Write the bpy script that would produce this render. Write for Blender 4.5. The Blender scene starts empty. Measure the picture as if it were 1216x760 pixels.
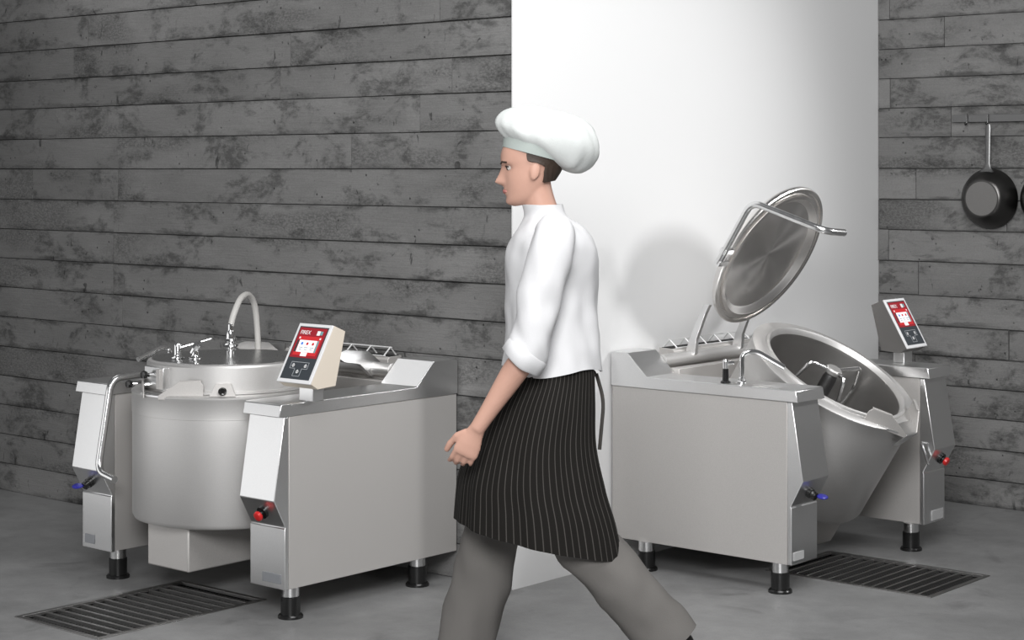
import bpy, bmesh, math, random
from mathutils import Matrix, Vector, noise
random.seed(7)
R = math.radians
SC = bpy.context.scene
COL = SC.collection

# ------------------------------------------------------------------ camera, world, lights, exposure
TH = R(40.598)
cam_d = bpy.data.cameras.new('camera'); cam = bpy.data.objects.new('camera', cam_d); COL.objects.link(cam)
cam.location = (0, 0, 1.65); cam.rotation_euler = (R(90), 0, TH)
cam_d.sensor_width = 36; cam_d.lens = 2183.1 / 1216 * 36; cam_d.shift_y = -(380 - 201.1) / 1216
cam_d.clip_end = 200
SC.camera = cam
SC.view_settings.view_transform = 'Standard'; SC.view_settings.look = 'None'
SC.view_settings.gamma = 1; SC.view_settings.use_curve_mapping = False
SC.view_settings.exposure = 0.0
w = bpy.data.worlds.new('studio'); SC.world = w; w.use_nodes = True
w.node_tree.nodes['Background'].inputs[0].default_value = (0.97, 0.98, 1.0, 1)
w.node_tree.nodes['Background'].inputs[1].default_value = 0.13

def aim(o, target):
    o.rotation_euler = (Vector(target) - o.location).to_track_quat('-Z', 'Y').to_euler()
def area(name, loc, target, sx, sy, power, color=(1, 1, 1)):
    d = bpy.data.lights.new(name, 'AREA'); d.shape = 'RECTANGLE'; d.size = sx; d.size_y = sy
    d.energy = power; d.color = color
    o = bpy.data.objects.new(name, d); COL.objects.link(o); o.location = loc; aim(o, target); return o
area('softbox_front', (-6.75, 2.45, .72), (-6.75 + .65, 2.45 + .76, .72), 3.0, 1.4, 14)
area('fill_high', (-0.5, -0.2, 3.5), (-3.9, 5.6, .4), 2.6, 1.8, 400)  # unseen fill light, added to lift panels and walls
def spot(name, loc, target, power, angle, blend, size, color=(1, 1, 1)):
    d = bpy.data.lights.new(name, 'SPOT'); d.energy = power; d.spot_size = R(angle); d.spot_blend = blend
    d.shadow_soft_size = size; d.color = color
    o = bpy.data.objects.new(name, d); COL.objects.link(o); o.location = loc; aim(o, target); return o
spot('spot_right', (-1.80, 7.62, 2.44), (-4.69, 6.1, 1.35), 168, 75, 0.9, 0.28)
area('slope_fill', (-7.1, 4.95, 3.15), (-5.1, 5.2, .85), 1.3, 1.3, 6)  # unseen light added so the left machine's sloped caps reflect bright
area('overhead_fill', (-2.2, 4.0, 4.3), (-3.0, 4.8, 0), 2.6, 2.6, 135)  # unseen fill light added above for the floor and top faces

# ------------------------------------------------------------------ materials
MATS = {}
def newmat(name):
    m = bpy.data.materials.new(name); m.use_nodes = True
    nt = m.node_tree; b = nt.nodes['Principled BSDF']; MATS[name] = m
    return m, nt, b
def N(nt, t, **k):
    n = nt.nodes.new(t)
    for a, v in k.items():
        if a.startswith('i_'):
            key = a[2:]; key = int(key) if key.isdigit() else key.replace('_', ' ')
            n.inputs[key].default_value = v
        else: setattr(n, a, v)
    return n
def plain(name, col, rough=.5, metal=0., bump=0., bscale=200, emit=0., spec=.5, var=0.):
    m, nt, b = newmat(name)
    b.inputs['Base Color'].default_value = (*col, 1); b.inputs['Roughness'].default_value = rough
    b.inputs['Metallic'].default_value = metal; b.inputs['Specular IOR Level'].default_value = spec
    tc = N(nt, 'ShaderNodeTexCoord')
    nz = N(nt, 'ShaderNodeTexNoise', i_Scale=bscale, i_Detail=3.)
    nt.links.new(tc.outputs['Object'], nz.inputs['Vector'])
    if bump:
        bp = N(nt, 'ShaderNodeBump', i_Strength=bump, i_Distance=.002)
        nt.links.new(nz.outputs[0], bp.inputs['Height']); nt.links.new(bp.outputs[0], b.inputs['Normal'])
    if var:
        mp = N(nt, 'ShaderNodeMapRange'); mp.inputs[3].default_value = 1 - var; mp.inputs[4].default_value = 1 + var
        nt.links.new(nz.outputs[0], mp.inputs[0])
        mx = N(nt, 'ShaderNodeMix', data_type='RGBA', blend_type='MULTIPLY'); mx.inputs[0].default_value = 1
        mx.inputs[6].default_value = (*col, 1); nt.links.new(mp.outputs[0], mx.inputs[7])
        nt.links.new(mx.outputs[2], b.inputs['Base Color'])
    if emit:
        b.inputs['Emission Color'].default_value = (*col, 1); b.inputs['Emission Strength'].default_value = emit
    return m
def steel(name, col, rough, stretch=(40, 40, 700), rv=.04, metal=1., aniso=0., radial=False, mottled=0.):
    m, nt, b = newmat(name)
    b.inputs['Metallic'].default_value = metal
    tc = N(nt, 'ShaderNodeTexCoord')
    mp = N(nt, 'ShaderNodeMapping'); mp.inputs['Scale'].default_value = stretch
    nz = N(nt, 'ShaderNodeTexNoise', i_Scale=1., i_Detail=4., i_Roughness=.6)
    nt.links.new(tc.outputs['Object'], mp.inputs[0]); nt.links.new(mp.outputs[0], nz.inputs['Vector'])
    r = N(nt, 'ShaderNodeMapRange'); r.inputs[1].default_value = .3; r.inputs[2].default_value = .7
    r.inputs[3].default_value = rough - rv; r.inputs[4].default_value = rough + rv
    nt.links.new(nz.outputs[0], r.inputs[0]); nt.links.new(r.outputs[0], b.inputs['Roughness'])
    n2 = N(nt, 'ShaderNodeTexNoise', i_Scale=420., i_Detail=2.)
    nt.links.new(tc.outputs['Object'], n2.inputs['Vector'])
    c = N(nt, 'ShaderNodeMapRange'); c.inputs[1].default_value = .35; c.inputs[2].default_value = .65
    c.inputs[3].default_value = .97 - mottled; c.inputs[4].default_value = 1.02
    nt.links.new(n2.outputs[0], c.inputs[0])
    mx = N(nt, 'ShaderNodeMix', data_type='RGBA', blend_type='MULTIPLY'); mx.inputs[0].default_value = 1
    mx.inputs[6].default_value = (*col, 1); nt.links.new(c.outputs[0], mx.inputs[7])
    nt.links.new(mx.outputs[2], b.inputs['Base Color'])
    if aniso:
        b.inputs['Anisotropic'].default_value = aniso
        tg = N(nt, 'ShaderNodeTangent', direction_type='RADIAL', axis='Z')
        nt.links.new(tg.outputs[0], b.inputs['Tangent'])
    return m
steel('panel_steel', (.58, .562, .545), .55, metal=.6, stretch=(300, 300, 300), mottled=.06)
steel('cover_steel', (.80, .80, .80), .31, rv=.03, stretch=(90, 90, 300))
steel('vessel_steel', (.64, .63, .62), .50, stretch=(25, 25, 600), metal=.85)
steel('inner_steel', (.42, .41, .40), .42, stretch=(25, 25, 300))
steel('lid_steel', (.86, .84, .82), .26, rv=.01, stretch=(90, 90, 90), aniso=.9)
steel('wire_steel', (.85, .85, .85), .4, rv=.02, metal=.4)
steel('lid_top_steel', (.45, .45, .45), .30, stretch=(90, 90, 90))
steel('tube_steel', (.78, .78, .78), .22, stretch=(60, 60, 60))
steel('chrome', (.88, .88, .88), .07, rv=.02, stretch=(60, 60, 60))
steel('dark_steel', (.18, .18, .18), .38, stretch=(60, 60, 200))
steel('grate_steel', (.34, .335, .33), .40, stretch=(60, 60, 60), mottled=.1)
steel('pan_steel', (.095, .092, .09), .33, stretch=(120, 120, 120))
steel('pan_base_steel', (.22, .215, .21), .55, stretch=(200, 200, 200))
plain('black_plastic', (.008, .008, .008), .25)
plain('black_rubber', (.012, .012, .012), .5)
plain('pit_black', (.006, .006, .006), .8)
plain('blue_plastic', (.03, .03, .30), .3)
plain('red_plastic', (.55, .02, .02), .3)
plain('hose_grey', (.50, .49, .47), .45)
plain('warm_reflection_side', (.66, .59, .50), .6, bump=.15, bscale=900, var=.06)  # warm reflection on the closed kettle's panel housing, painted in as beige
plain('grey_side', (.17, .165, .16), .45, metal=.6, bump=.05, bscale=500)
plain('bezel', (.72, .72, .73), .35)
plain('membrane', (.045, .052, .06), .35)
plain('label_red', (.33, .016, .026), .4)
plain('screen_red', (.60, .03, .035), .35, emit=.05)
plain('screen_white', (.86, .86, .88), .35, emit=.25)
plain('print_white', (.85, .85, .85), .5)
plain('print_grey', (.42, .44, .46), .5)
plain('print_teal', (.16, .36, .38), .5)
plain('print_blue', (.12, .25, .75), .5)
plain('plate_light', (.42, .42, .42), .5)
plain('plate_grey', (.30, .31, .33), .35, metal=.5)
plain('skin', (.52, .305, .235), .5, spec=.35, var=.05, bscale=30)
plain('lip', (.45, .17, .15), .5)
plain('eye_white', (.50, .46, .43), .3)
plain('eye_dark', (.02, .012, .008), .15)
plain('hair', (.035, .022, .015), .6, bump=.5, bscale=120)
plain('white_cloth', (.60, .60, .61), .85, bump=.25, bscale=300, spec=.2)
plain('hat_cloth', (.58, .60, .59), .9, bump=.3, bscale=200, spec=.2)
plain('hat_grey', (.38, .42, .40), .9, bump=.3, bscale=200, spec=.2)
plain('trouser_cloth', (.14, .133, .126), .9, bump=.3, bscale=300, spec=.2)
plain('shoe_leather', (.015, .014, .013), .4)
plain('white_wall', (.78, .78, .78), .75, bump=.04, bscale=60, spec=.25)
def stripes():
    m, nt, b = newmat('apron_cloth'); b.inputs['Roughness'].default_value = .9; b.inputs['Specular IOR Level'].default_value = .15
    uv = N(nt, 'ShaderNodeUVMap'); sp = N(nt, 'ShaderNodeSeparateXYZ'); nt.links.new(uv.outputs[0], sp.inputs[0])
    ml = N(nt, 'ShaderNodeMath', operation='MULTIPLY'); ml.inputs[1].default_value = 62; nt.links.new(sp.outputs[0], ml.inputs[0])
    fr = N(nt, 'ShaderNodeMath', operation='FRACT'); nt.links.new(ml.outputs[0], fr.inputs[0])
    lt = N(nt, 'ShaderNodeMath', operation='LESS_THAN'); lt.inputs[1].default_value = .14; nt.links.new(fr.outputs[0], lt.inputs[0])
    mx = N(nt, 'ShaderNodeMix', data_type='RGBA'); mx.inputs[6].default_value = (.011, .010, .009, 1); mx.inputs[7].default_value = (.06, .056, .052, 1)
    nt.links.new(lt.outputs[0], mx.inputs[0]); nt.links.new(mx.outputs[2], b.inputs['Base Color'])
stripes()
def concrete_wall(name, lo, hi):
    m, nt, b = newmat(name); L = nt.links.new
    b.inputs['Roughness'].default_value = .8; b.inputs['Specular IOR Level'].default_value = .3
    tc = N(nt, 'ShaderNodeTexCoord'); oi = N(nt, 'ShaderNodeObjectInfo')
    off = N(nt, 'ShaderNodeVectorMath', operation='SCALE'); off.inputs[0].default_value = (31., 3., 0.); L(oi.outputs['Random'], off.inputs['Scale'])
    ad = N(nt, 'ShaderNodeVectorMath', operation='ADD'); L(tc.outputs['Object'], ad.inputs[0]); L(off.outputs[0], ad.inputs[1])
    def nz(scale3, detail=6., rough=.6, dist=0.):
        mp = N(nt, 'ShaderNodeMapping'); mp.inputs['Scale'].default_value = scale3; L(ad.outputs[0], mp.inputs[0])
        n = N(nt, 'ShaderNodeTexNoise', i_Scale=1., i_Detail=detail, i_Roughness=rough, i_Distortion=dist); L(mp.outputs[0], n.inputs['Vector']); return n.outputs[0]
    def rng(v, a, b_, c, d):
        r = N(nt, 'ShaderNodeMapRange'); r.inputs[1].default_value = a; r.inputs[2].default_value = b_; r.inputs[3].default_value = c; r.inputs[4].default_value = d; L(v, r.inputs[0]); return r.outputs[0]
    def mul(a, b_):
        q = N(nt, 'ShaderNodeMath', operation='MULTIPLY')
        for i, v in enumerate((a, b_)):
            if isinstance(v, (int, float)): q.inputs[i].default_value = v
            else: L(v, q.inputs[i])
        return q.outputs[0]
    cloud = nz((1.6, 1, 3.2)); grain = nz((6, 6, 120), 5., .65, .6); fine = nz((140, 140, 160), 3.)
    blotch = nz((3.6, 3, 6.), 10., .70, .4); mid = nz((22, 20, 40), 6., .7)
    v = rng(cloud, .3, .7, lo, hi)
    v = mul(v, rng(grain, .3, .7, .96, 1.04)); v = mul(v, rng(fine, .25, .75, .88, 1.10))
    sandy = rng(nz((1.1, 1, 4.), 3., .5), .54, .62, 0., 1.)
    v = mul(v, rng(mul(sandy, rng(nz((70, 60, 130), 4., .75), .42, .60, 1., 0.)), 0, 1, 1.03, .62))
    bm_ = mul(rng(blotch, .51, .60, 0., 1.), rng(mid, .40, .54, .3, 1.))
    # dark smears that hug the upper and lower edge of each board imprint
    sp = N(nt, 'ShaderNodeSeparateXYZ'); L(tc.outputs['Generated'], sp.inputs[0])
    q1 = N(nt, 'ShaderNodeMath', operation='SUBTRACT'); L(sp.outputs[2], q1.inputs[0]); q1.inputs[1].default_value = .5
    q2 = N(nt, 'ShaderNodeMath', operation='ABSOLUTE'); L(q1.outputs[0], q2.inputs[0])
    q3 = N(nt, 'ShaderNodeMath', operation='ADD'); L(q2.outputs[0], q3.inputs[0]); L(rng(nz((4.5, 3, 14), 7., .7), .3, .7, -.20, .16), q3.inputs[1])
    smear = mul(rng(q3.outputs[0], .36, .52, 0., 1.), rng(nz((1.7, 1, 2.), 3., .5), .42, .60, .12, 1.))
    chips = mul(rng(nz((26, 20, 11), 3., .6, .6), .66, .70, 0., 1.), rng(nz((2.5, 2, 4), 2.), .46, .56, 0., 1.))
    v = mul(v, rng(bm_, 0, 1, 1.04, .50)); v = mul(v, rng(smear, 0, 1, 1., .42)); v = mul(v, rng(chips, 0, 1, 1., .38))
    vor = N(nt, 'ShaderNodeTexVoronoi', i_Scale=17.); L(ad.outputs[0], vor.inputs['Vector'])
    pit = rng(vor.outputs['Distance'], .055, .10, 1., 0.)
    pm = mul(pit, rng(nz((6, 6, 6), 2.), .44, .52, 0., 1.))
    v = mul(v, rng(pm, 0, 1, 1., .30))
    v = mul(v, rng(oi.outputs['Random'], 0, 1, .93, 1.07))
    cr = N(nt, 'ShaderNodeCombineColor')
    L(mul(v, 1.01), cr.inputs[0]); L(v, cr.inputs[1]); L(mul(v, .985), cr.inputs[2])
    L(cr.outputs[0], b.inputs['Base Color'])
    hgt = N(nt, 'ShaderNodeMath', operation='ADD'); L(rng(grain, .3, .7, 0, .25), hgt.inputs[0])
    h2 = N(nt, 'ShaderNodeMath', operation='SUBTRACT'); L(hgt.outputs[0], h2.inputs[0]); L(mul(smear, .8), h2.inputs[1])
    h3 = N(nt, 'ShaderNodeMath', operation='SUBTRACT'); L(h2.outputs[0], h3.inputs[0]); L(pm, h3.inputs[1])
    h4 = N(nt, 'ShaderNodeMath', operation='ADD'); L(h3.outputs[0], h4.inputs[0]); L(mul(mid, .6), h4.inputs[1])
    bp = N(nt, 'ShaderNodeBump', i_Strength=.55, i_Distance=.006); L(h4.outputs[0], bp.inputs['Height']); L(bp.outputs[0], b.inputs['Normal'])
concrete_wall('board_concrete', .135, .190)
def floor_mat():
    m, nt, b = newmat('floor_concrete'); L = nt.links.new
    tc = N(nt, 'ShaderNodeTexCoord')
    def nz(s, d, r, dist=0.):
        n = N(nt, 'ShaderNodeTexNoise', i_Scale=s, i_Detail=d, i_Roughness=r, i_Distortion=dist); L(tc.outputs['Object'], n.inputs['Vector']); return n.outputs[0]
    def rng(v, a, b_, c, d):
        q = N(nt, 'ShaderNodeMapRange'); q.inputs[1].default_value = a; q.inputs[2].default_value = b_; q.inputs[3].default_value = c; q.inputs[4].default_value = d; L(v, q.inputs[0]); return q.outputs[0]
    def mul(a, c):
        q = N(nt, 'ShaderNodeMath', operation='MULTIPLY'); L(a, q.inputs[0]); L(c, q.inputs[1]); return q.outputs[0]
    v = rng(nz(1.3, 8., .62, .8), .3, .7, .175, .255)
    v = mul(v, rng(nz(9., 8., .7), .3, .7, .88, 1.1)); v = mul(v, rng(nz(160., 2., .5), .3, .7, .93, 1.06))
    v = mul(v, rng(nz(2.6, 5., .6, 1.5), .60, .70, 1., .78))
    c = N(nt, 'ShaderNodeCombineColor'); L(v, c.inputs[0]); L(v, c.inputs[1]); L(v, c.inputs[2]); L(c.outputs[0], b.inputs['Base Color'])
    L(rng(nz(3., 6., .6), .3, .7, .38, .58), b.inputs['Roughness'])
    bp = N(nt, 'ShaderNodeBump', i_Strength=.12, i_Distance=.003); L(nz(40., 5., .6), bp.inputs['Height']); L(bp.outputs[0], b.inputs['Normal'])
floor_mat()

# ------------------------------------------------------------------ mesh helpers
def box(bm, a, b):
    x0, y0, z0 = a; x1, y1, z1 = b
    v = [bm.verts.new(p) for p in ((x0, y0, z0), (x1, y0, z0), (x1, y1, z0), (x0, y1, z0), (x0, y0, z1), (x1, y0, z1), (x1, y1, z1), (x0, y1, z1))]
    for f in ((3, 2, 1, 0), (4, 5, 6, 7), (0, 1, 5, 4), (1, 2, 6, 5), (2, 3, 7, 6), (3, 0, 4, 7)): bm.faces.new([v[i] for i in f])
def prism(bm, prof, x0, x1):           # prof = (y,z) outline, extruded along x
    a = [bm.verts.new((x0, y, z)) for y, z in prof]; b = [bm.verts.new((x1, y, z)) for y, z in prof]; n = len(prof)
    bm.faces.new(a); bm.faces.new(b[::-1])
    for i in range(n): bm.faces.new((a[i], b[i], b[(i + 1) % n], a[(i + 1) % n]))
def plate(bm, pts, nrm):               # polygon with thickness along nrm
    a = [bm.verts.new(p) for p in pts]; b = [bm.verts.new(Vector(p) + Vector(nrm)) for p in pts]; n = len(pts)
    bm.faces.new(a); bm.faces.new(b[::-1])
    for i in range(n): bm.faces.new((a[i], b[i], b[(i + 1) % n], a[(i + 1) % n]))
def lathe(bm, prof, M=None, seg=48, close=False):   # prof = (r,z)
    M = M or Matrix.Identity(4); rings = []
    for r, z in prof:
        if r < 1e-6: rings.append([bm.verts.new(M @ Vector((0, 0, z)))])
        else: rings.append([bm.verts.new(M @ Vector((r * math.cos(2 * math.pi * i / seg), r * math.sin(2 * math.pi * i / seg), z))) for i in range(seg)])
    if close: rings.append(rings[0])
    for a, b in zip(rings, rings[1:]):
        for i in range(seg):
            j = (i + 1) % seg
            if len(a) == 1 and len(b) == 1: continue
            if len(a) == 1: bm.faces.new((a[0], b[i], b[j]))
            elif len(b) == 1: bm.faces.new((a[i], b[0], a[j]))
            else: bm.faces.new((a[i], b[i], b[j], a[j]))
    if not close:
        if len(rings[0]) > 1: bm.faces.new(rings[0])
        if len(rings[-1]) > 1: bm.faces.new(rings[-1][::-1])
def along(p, d):                       # frame at p with z along d
    return Matrix.Translation(p) @ Vector(d).to_track_quat('Z', 'Y').to_matrix().to_4x4()
def round_path(pts, rad=.03, n=6):
    pts = [Vector(p) for p in pts]; out = [pts[0]]
    for a, b, c in zip(pts, pts[1:], pts[2:]):
        u = (a - b); v = (c - b); r = min(rad, u.length * .48, v.length * .48)
        p0 = b + u.normalized() * r; p1 = b + v.normalized() * r
        for i in range(n + 1):
            t = i / n; out.append((1 - t) ** 2 * p0 + 2 * t * (1 - t) * b + t * t * p1)
    out.append(pts[-1]); return out
def tube(bm, pts, r, seg=12, radii=None, sq=None):
    pts = [Vector(p) for p in pts]; rings = []; ref = None
    for i, p in enumerate(pts):
        d = (pts[min(i + 1, len(pts) - 1)] - pts[max(i - 1, 0)]).normalized()
        if ref is None:
            ref = d.orthogonal().normalized()
        ref = (ref - d * ref.dot(d)).normalized(); s = d.cross(ref)
        rr = radii[i] if radii else r
        rings.append([bm.verts.new(p + (ref * math.cos(2 * math.pi * k / seg) + s * math.sin(2 * math.pi * k / seg)) * rr) for k in range(seg)])
    for a, b in zip(rings, rings[1:]):
        for i in range(seg): bm.faces.new((a[i], a[(i + 1) % seg], b[(i + 1) % seg], b[i]))
    bm.faces.new(rings[0][::-1]); bm.faces.new(rings[-1])
def loft(bm, rings, cap=True):         # list of lists of points
    vs = [[bm.verts.new(p) for p in r] for r in rings]; n = len(vs[0])
    for a, b in zip(vs, vs[1:]):
        for i in range(n): bm.faces.new((a[i], a[(i + 1) % n], b[(i + 1) % n], b[i]))
    if cap: bm.faces.new(vs[0][::-1]); bm.faces.new(vs[-1])
def smooth(bm, ang=32):
    bmesh.ops.recalc_face_normals(bm, faces=bm.faces)
    for f in bm.faces: f.smooth = True
    for e in bm.edges:
        e.smooth = not (len(e.link_faces) != 2 or e.calc_face_angle(0) > R(ang))
def obj(name, bm, mat, parent=None, M=None, bevel=0., ang=32, mat2=None):
    smooth(bm, ang)
    me = bpy.data.meshes.new(name); bm.to_mesh(me); bm.free()
    me.materials.append(MATS[mat])
    o = bpy.data.objects.new(name, me); COL.objects.link(o)
    if parent: o.parent = parent
    if M is not None: o.matrix_basis = M
    if bevel:
        b = o.modifiers.new('bevel', 'BEVEL'); b.width = bevel; b.segments = 2; b.limit_method = 'ANGLE'; b.angle_limit = R(35); b.harden_normals = False
    return o
def mk(fn, *a, **k):
    bm = bmesh.new(); fn(bm, *a, **k); return bm
def thing(name, label, cat, loc=(0, 0, 0), rz=0, group=None):
    o = bpy.data.objects.new(name, None); COL.objects.link(o); o.location = loc; o.rotation_euler = (0, 0, rz); o.empty_display_size = .1
    tag(o, label, cat, group); return o
def tag(o, label, cat, group=None):
    o['label'] = label; o['category'] = cat
    if group: o['group'] = group
T = lambda *p: Matrix.Translation(p)
RX = lambda a: Matrix.Rotation(a, 4, 'X')

# ------------------------------------------------------------------ setting
LW, WW, RW = 5.487, -4.690, 8.345      # left wall plane (Y), white wall plane (X), right wall plane (Y)
GL = (-5.803, -5.297, 3.950, 4.738); GR = (-4.130, -3.380, 6.418, 6.927)   # drain openings (x0,x1,y0,y1)
bm = bmesh.new()
xs = sorted({-13.0, 7.0, GL[0], GL[1], GR[0], GR[1]}); ys = sorted({-4.0, RW + .3, GL[2], GL[3], GR[2], GR[3], LW})
gv = {(i, j): bm.verts.new((x, y, 0)) for i, x in enumerate(xs) for j, y in enumerate(ys)}
for i in range(len(xs) - 1):
    for j in range(len(ys) - 1):
        mx, my = (xs[i] + xs[i + 1]) / 2, (ys[j] + ys[j + 1]) / 2
        if any(g[0] < mx < g[1] and g[2] < my < g[3] for g in (GL, GR)): continue
        bm.faces.new((gv[i, j], gv[i + 1, j], gv[i + 1, j + 1], gv[i, j + 1]))
ret = bmesh.ops.extrude_face_region(bm, geom=bm.faces[:])
bmesh.ops.translate(bm, vec=(0, 0, -.12), verts=[v for v in ret['geom'] if isinstance(v, bmesh.types.BMVert)])
fl = obj('floor', bm, 'floor_concrete'); fl['kind'] = 'structure'

def boarded(name, x0, x1, y, rows, joints, height=3.2):
    wall = obj(name, mk(box, (x0, y + .012, 0), (x1, y + .25, height)), 'board_concrete'); wall['kind'] = 'structure'
    for r in range(len(rows) - 1):
        za, zb = rows[r], rows[r + 1]
        js = [x0] + sorted(joints[r]) + [x1]
        for xa, xb in zip(js, js[1:]):
            p = random.uniform(0, .0035); g = .0007; c = random.choice((.0006, .0008, .0014, .0022))
            n = max(1, int((xb - xa) / .45)); bm = bmesh.new()
            xsn = [xa + g + (xb - xa - 2 * g) * i / n for i in range(n + 1)]
            jz = lambda: random.uniform(-.0011, .0011)
            lo = [za + g + abs(jz()) for _ in xsn]; hi = [zb - g - abs(jz()) for _ in xsn]
            f0 = [bm.verts.new((x, y + .012, l)) for x, l in zip(xsn, lo)]; f1 = [bm.verts.new((x, y + .012, h)) for x, h in zip(xsn, hi)]
            d0 = [random.uniform(-.0015, .0015) for _ in xsn]
            ci = [c if i == 0 else (-c if i == n else 0) for i in range(n + 1)]
            g0 = [bm.verts.new((x + k, y - p + d, l + c)) for x, l, d, k in zip(xsn, lo, d0, ci)]; g1 = [bm.verts.new((x + k, y - p + d, h - c)) for x, h, d, k in zip(xsn, hi, d0, ci)]
            for i in range(n):
                bm.faces.new((g0[i], g0[i + 1], g1[i + 1], g1[i])); bm.faces.new((f0[i], f0[i + 1], g0[i + 1], g0[i])); bm.faces.new((g1[i], g1[i + 1], f1[i + 1], f1[i]))
            bm.faces.new((f0[0], g0[0], g1[0], f1[0])); bm.faces.new((f0[-1], f1[-1], g1[-1], g0[-1]))
            obj('board', bm, 'board_concrete', wall, ang=20)
    return wall
zr = [0, .14, .29, .44, .59, .74, .895, 1.045, 1.195, 1.345, 1.497, 1.652, 1.802, 1.957, 2.10, 2.25, 2.405, 2.56, 2.72, 2.90, 3.2]
known = {8: [-7.235], 9: [-7.235], 7: [-7.235], 10: [-7.9, -7.20], 11: [-7.20, -5.60], 12: [-7.7, -5.20], 13: [-6.05, -5.02], 14: [-7.55, -5.98], 15: [-7.435, -5.086], 16: [-6.6]}
jl = []
for r in range(len(zr) - 1):
    k = list(known.get(r, [random.uniform(-7.6, -5.2)]))
    x = -8.4 - random.uniform(0, .8)
    while x > -12.5: k.append(x); x -= random.uniform(1.2, 2.4)
    jl.append(k)
boarded('wall_left', -13.0, WW - .007, LW, zr, jl)
jr = []
for r in range(len(zr) - 1):
    x = WW + random.uniform(.05, 1.2); k = []
    if r == 13: k = [-4.62]; x = -3.2
    while x < 6.3: k.append(x); x += random.uniform(1.1, 2.3)
    jr.append(k)
zr2 = [0, .13, .28, .43, .575, .72, .869, 1.018, 1.187, 1.345, 1.498, 1.655, 1.812, 1.960, 2.11, 2.26, 2.41, 2.56, 2.72, 2.90, 3.2]
boarded('wall_right', WW + .001, 7.0, RW, zr2, jr)
ww = obj('wall_middle', mk(box, (WW - .006, LW - .010, 0), (WW, RW + .3, 3.2)), 'white_wall'); ww['kind'] = 'structure'

# ------------------------------------------------------------------ drains
def drain(label, g, along_x):
    x0, x1, y0, y1 = g
    t = thing('floor_drain', label, 'drain', ((x0 + x1) / 2, (y0 + y1) / 2, 0), 0)
    hx, hy = (x1 - x0) / 2, (y1 - y0) / 2; fw = .022; gp = .001
    bm = bmesh.new()
    box(bm, (-hx + gp, -hy + gp, -.09), (hx - gp, hy - gp, -.085))
    for a, b in (((-hx + gp, -hy + gp), (hx - gp, -hy + .006)), ((-hx + gp, hy - .006), (hx - gp, hy - gp)), ((-hx + gp, -hy + .006), (-hx + .006, hy - .006)), ((hx - .006, -hy + .006), (hx - gp, hy - .006))):
        box(bm, (*a, -.085), (*b, -.01))
    obj('channel', bm, 'pit_black', t)
    bm = bmesh.new(); e = .003
    box(bm, (-hx + gp, -hy + gp, -.009), (hx - gp, -hy + fw, e)); box(bm, (-hx + gp, hy - fw, -.009), (hx - gp, hy - gp, e))
    box(bm, (-hx + gp, -hy + fw, -.009), (-hx + fw, hy - fw, e)); box(bm, (hx - fw, -hy + fw, -.009), (hx - gp, hy - fw, e))
    obj('frame', bm, 'grate_steel', t, bevel=.001)
    L = hy if along_x else hx; W_ = hx if along_x else hy
    n = 14; pitch = (2 * L - 2 * fw) / n
    for k in range(1, n):
        c = -L + fw + pitch * k; bm = bmesh.new(); hw = .0055
        if along_x: box(bm, (-W_ + fw, c - hw, -.030), (W_ - fw, c + hw, .000))
        else: box(bm, (c - hw, -W_ + fw, -.030), (c + hw, W_ - fw, .000))
        obj('slat', bm, 'grate_steel', t, bevel=.001)
    # fine cross wires between the slats, recessed
    bm = bmesh.new(); m = int(2 * W_ / .018)
    for k in range(1, m):
        c = -W_ + 2 * W_ * k / m
        if along_x: box(bm, (c - .0022, -L + fw, -.020), (c + .0022, L - fw, -.012))
        else: box(bm, (-L + fw, c - .0022, -.020), (L - fw, c + .0022, -.012))
    o = obj('cross_wire', bm, 'dark_steel', t); o['kind'] = 'stuff'
    return t
drain('dark slotted floor drain grate in front of the upright closed kettle', GL, True)
drain('dark slotted floor drain grate in front of the tilted open kettle', GR, False)

# ------------------------------------------------------------------ kettle machines
def text_mesh(s, size, parent, M, mat, name):
    c = bpy.data.curves.new(name, 'FONT'); c.body = s; c.size = size; c.extrude = .0003; c.space_character = .95
    o = bpy.data.objects.new('tmp', c); COL.objects.link(o)
    dg = bpy.context.evaluated_depsgraph_get(); me = bpy.data.meshes.new_from_object(o.evaluated_get(dg)); me.name = name
    bpy.data.objects.remove(o); me.materials.clear(); me.materials.append(MATS[mat])
    p = bpy.data.objects.new(name, me); COL.objects.link(p); p.parent = parent; p.matrix_basis = M; return p

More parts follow.
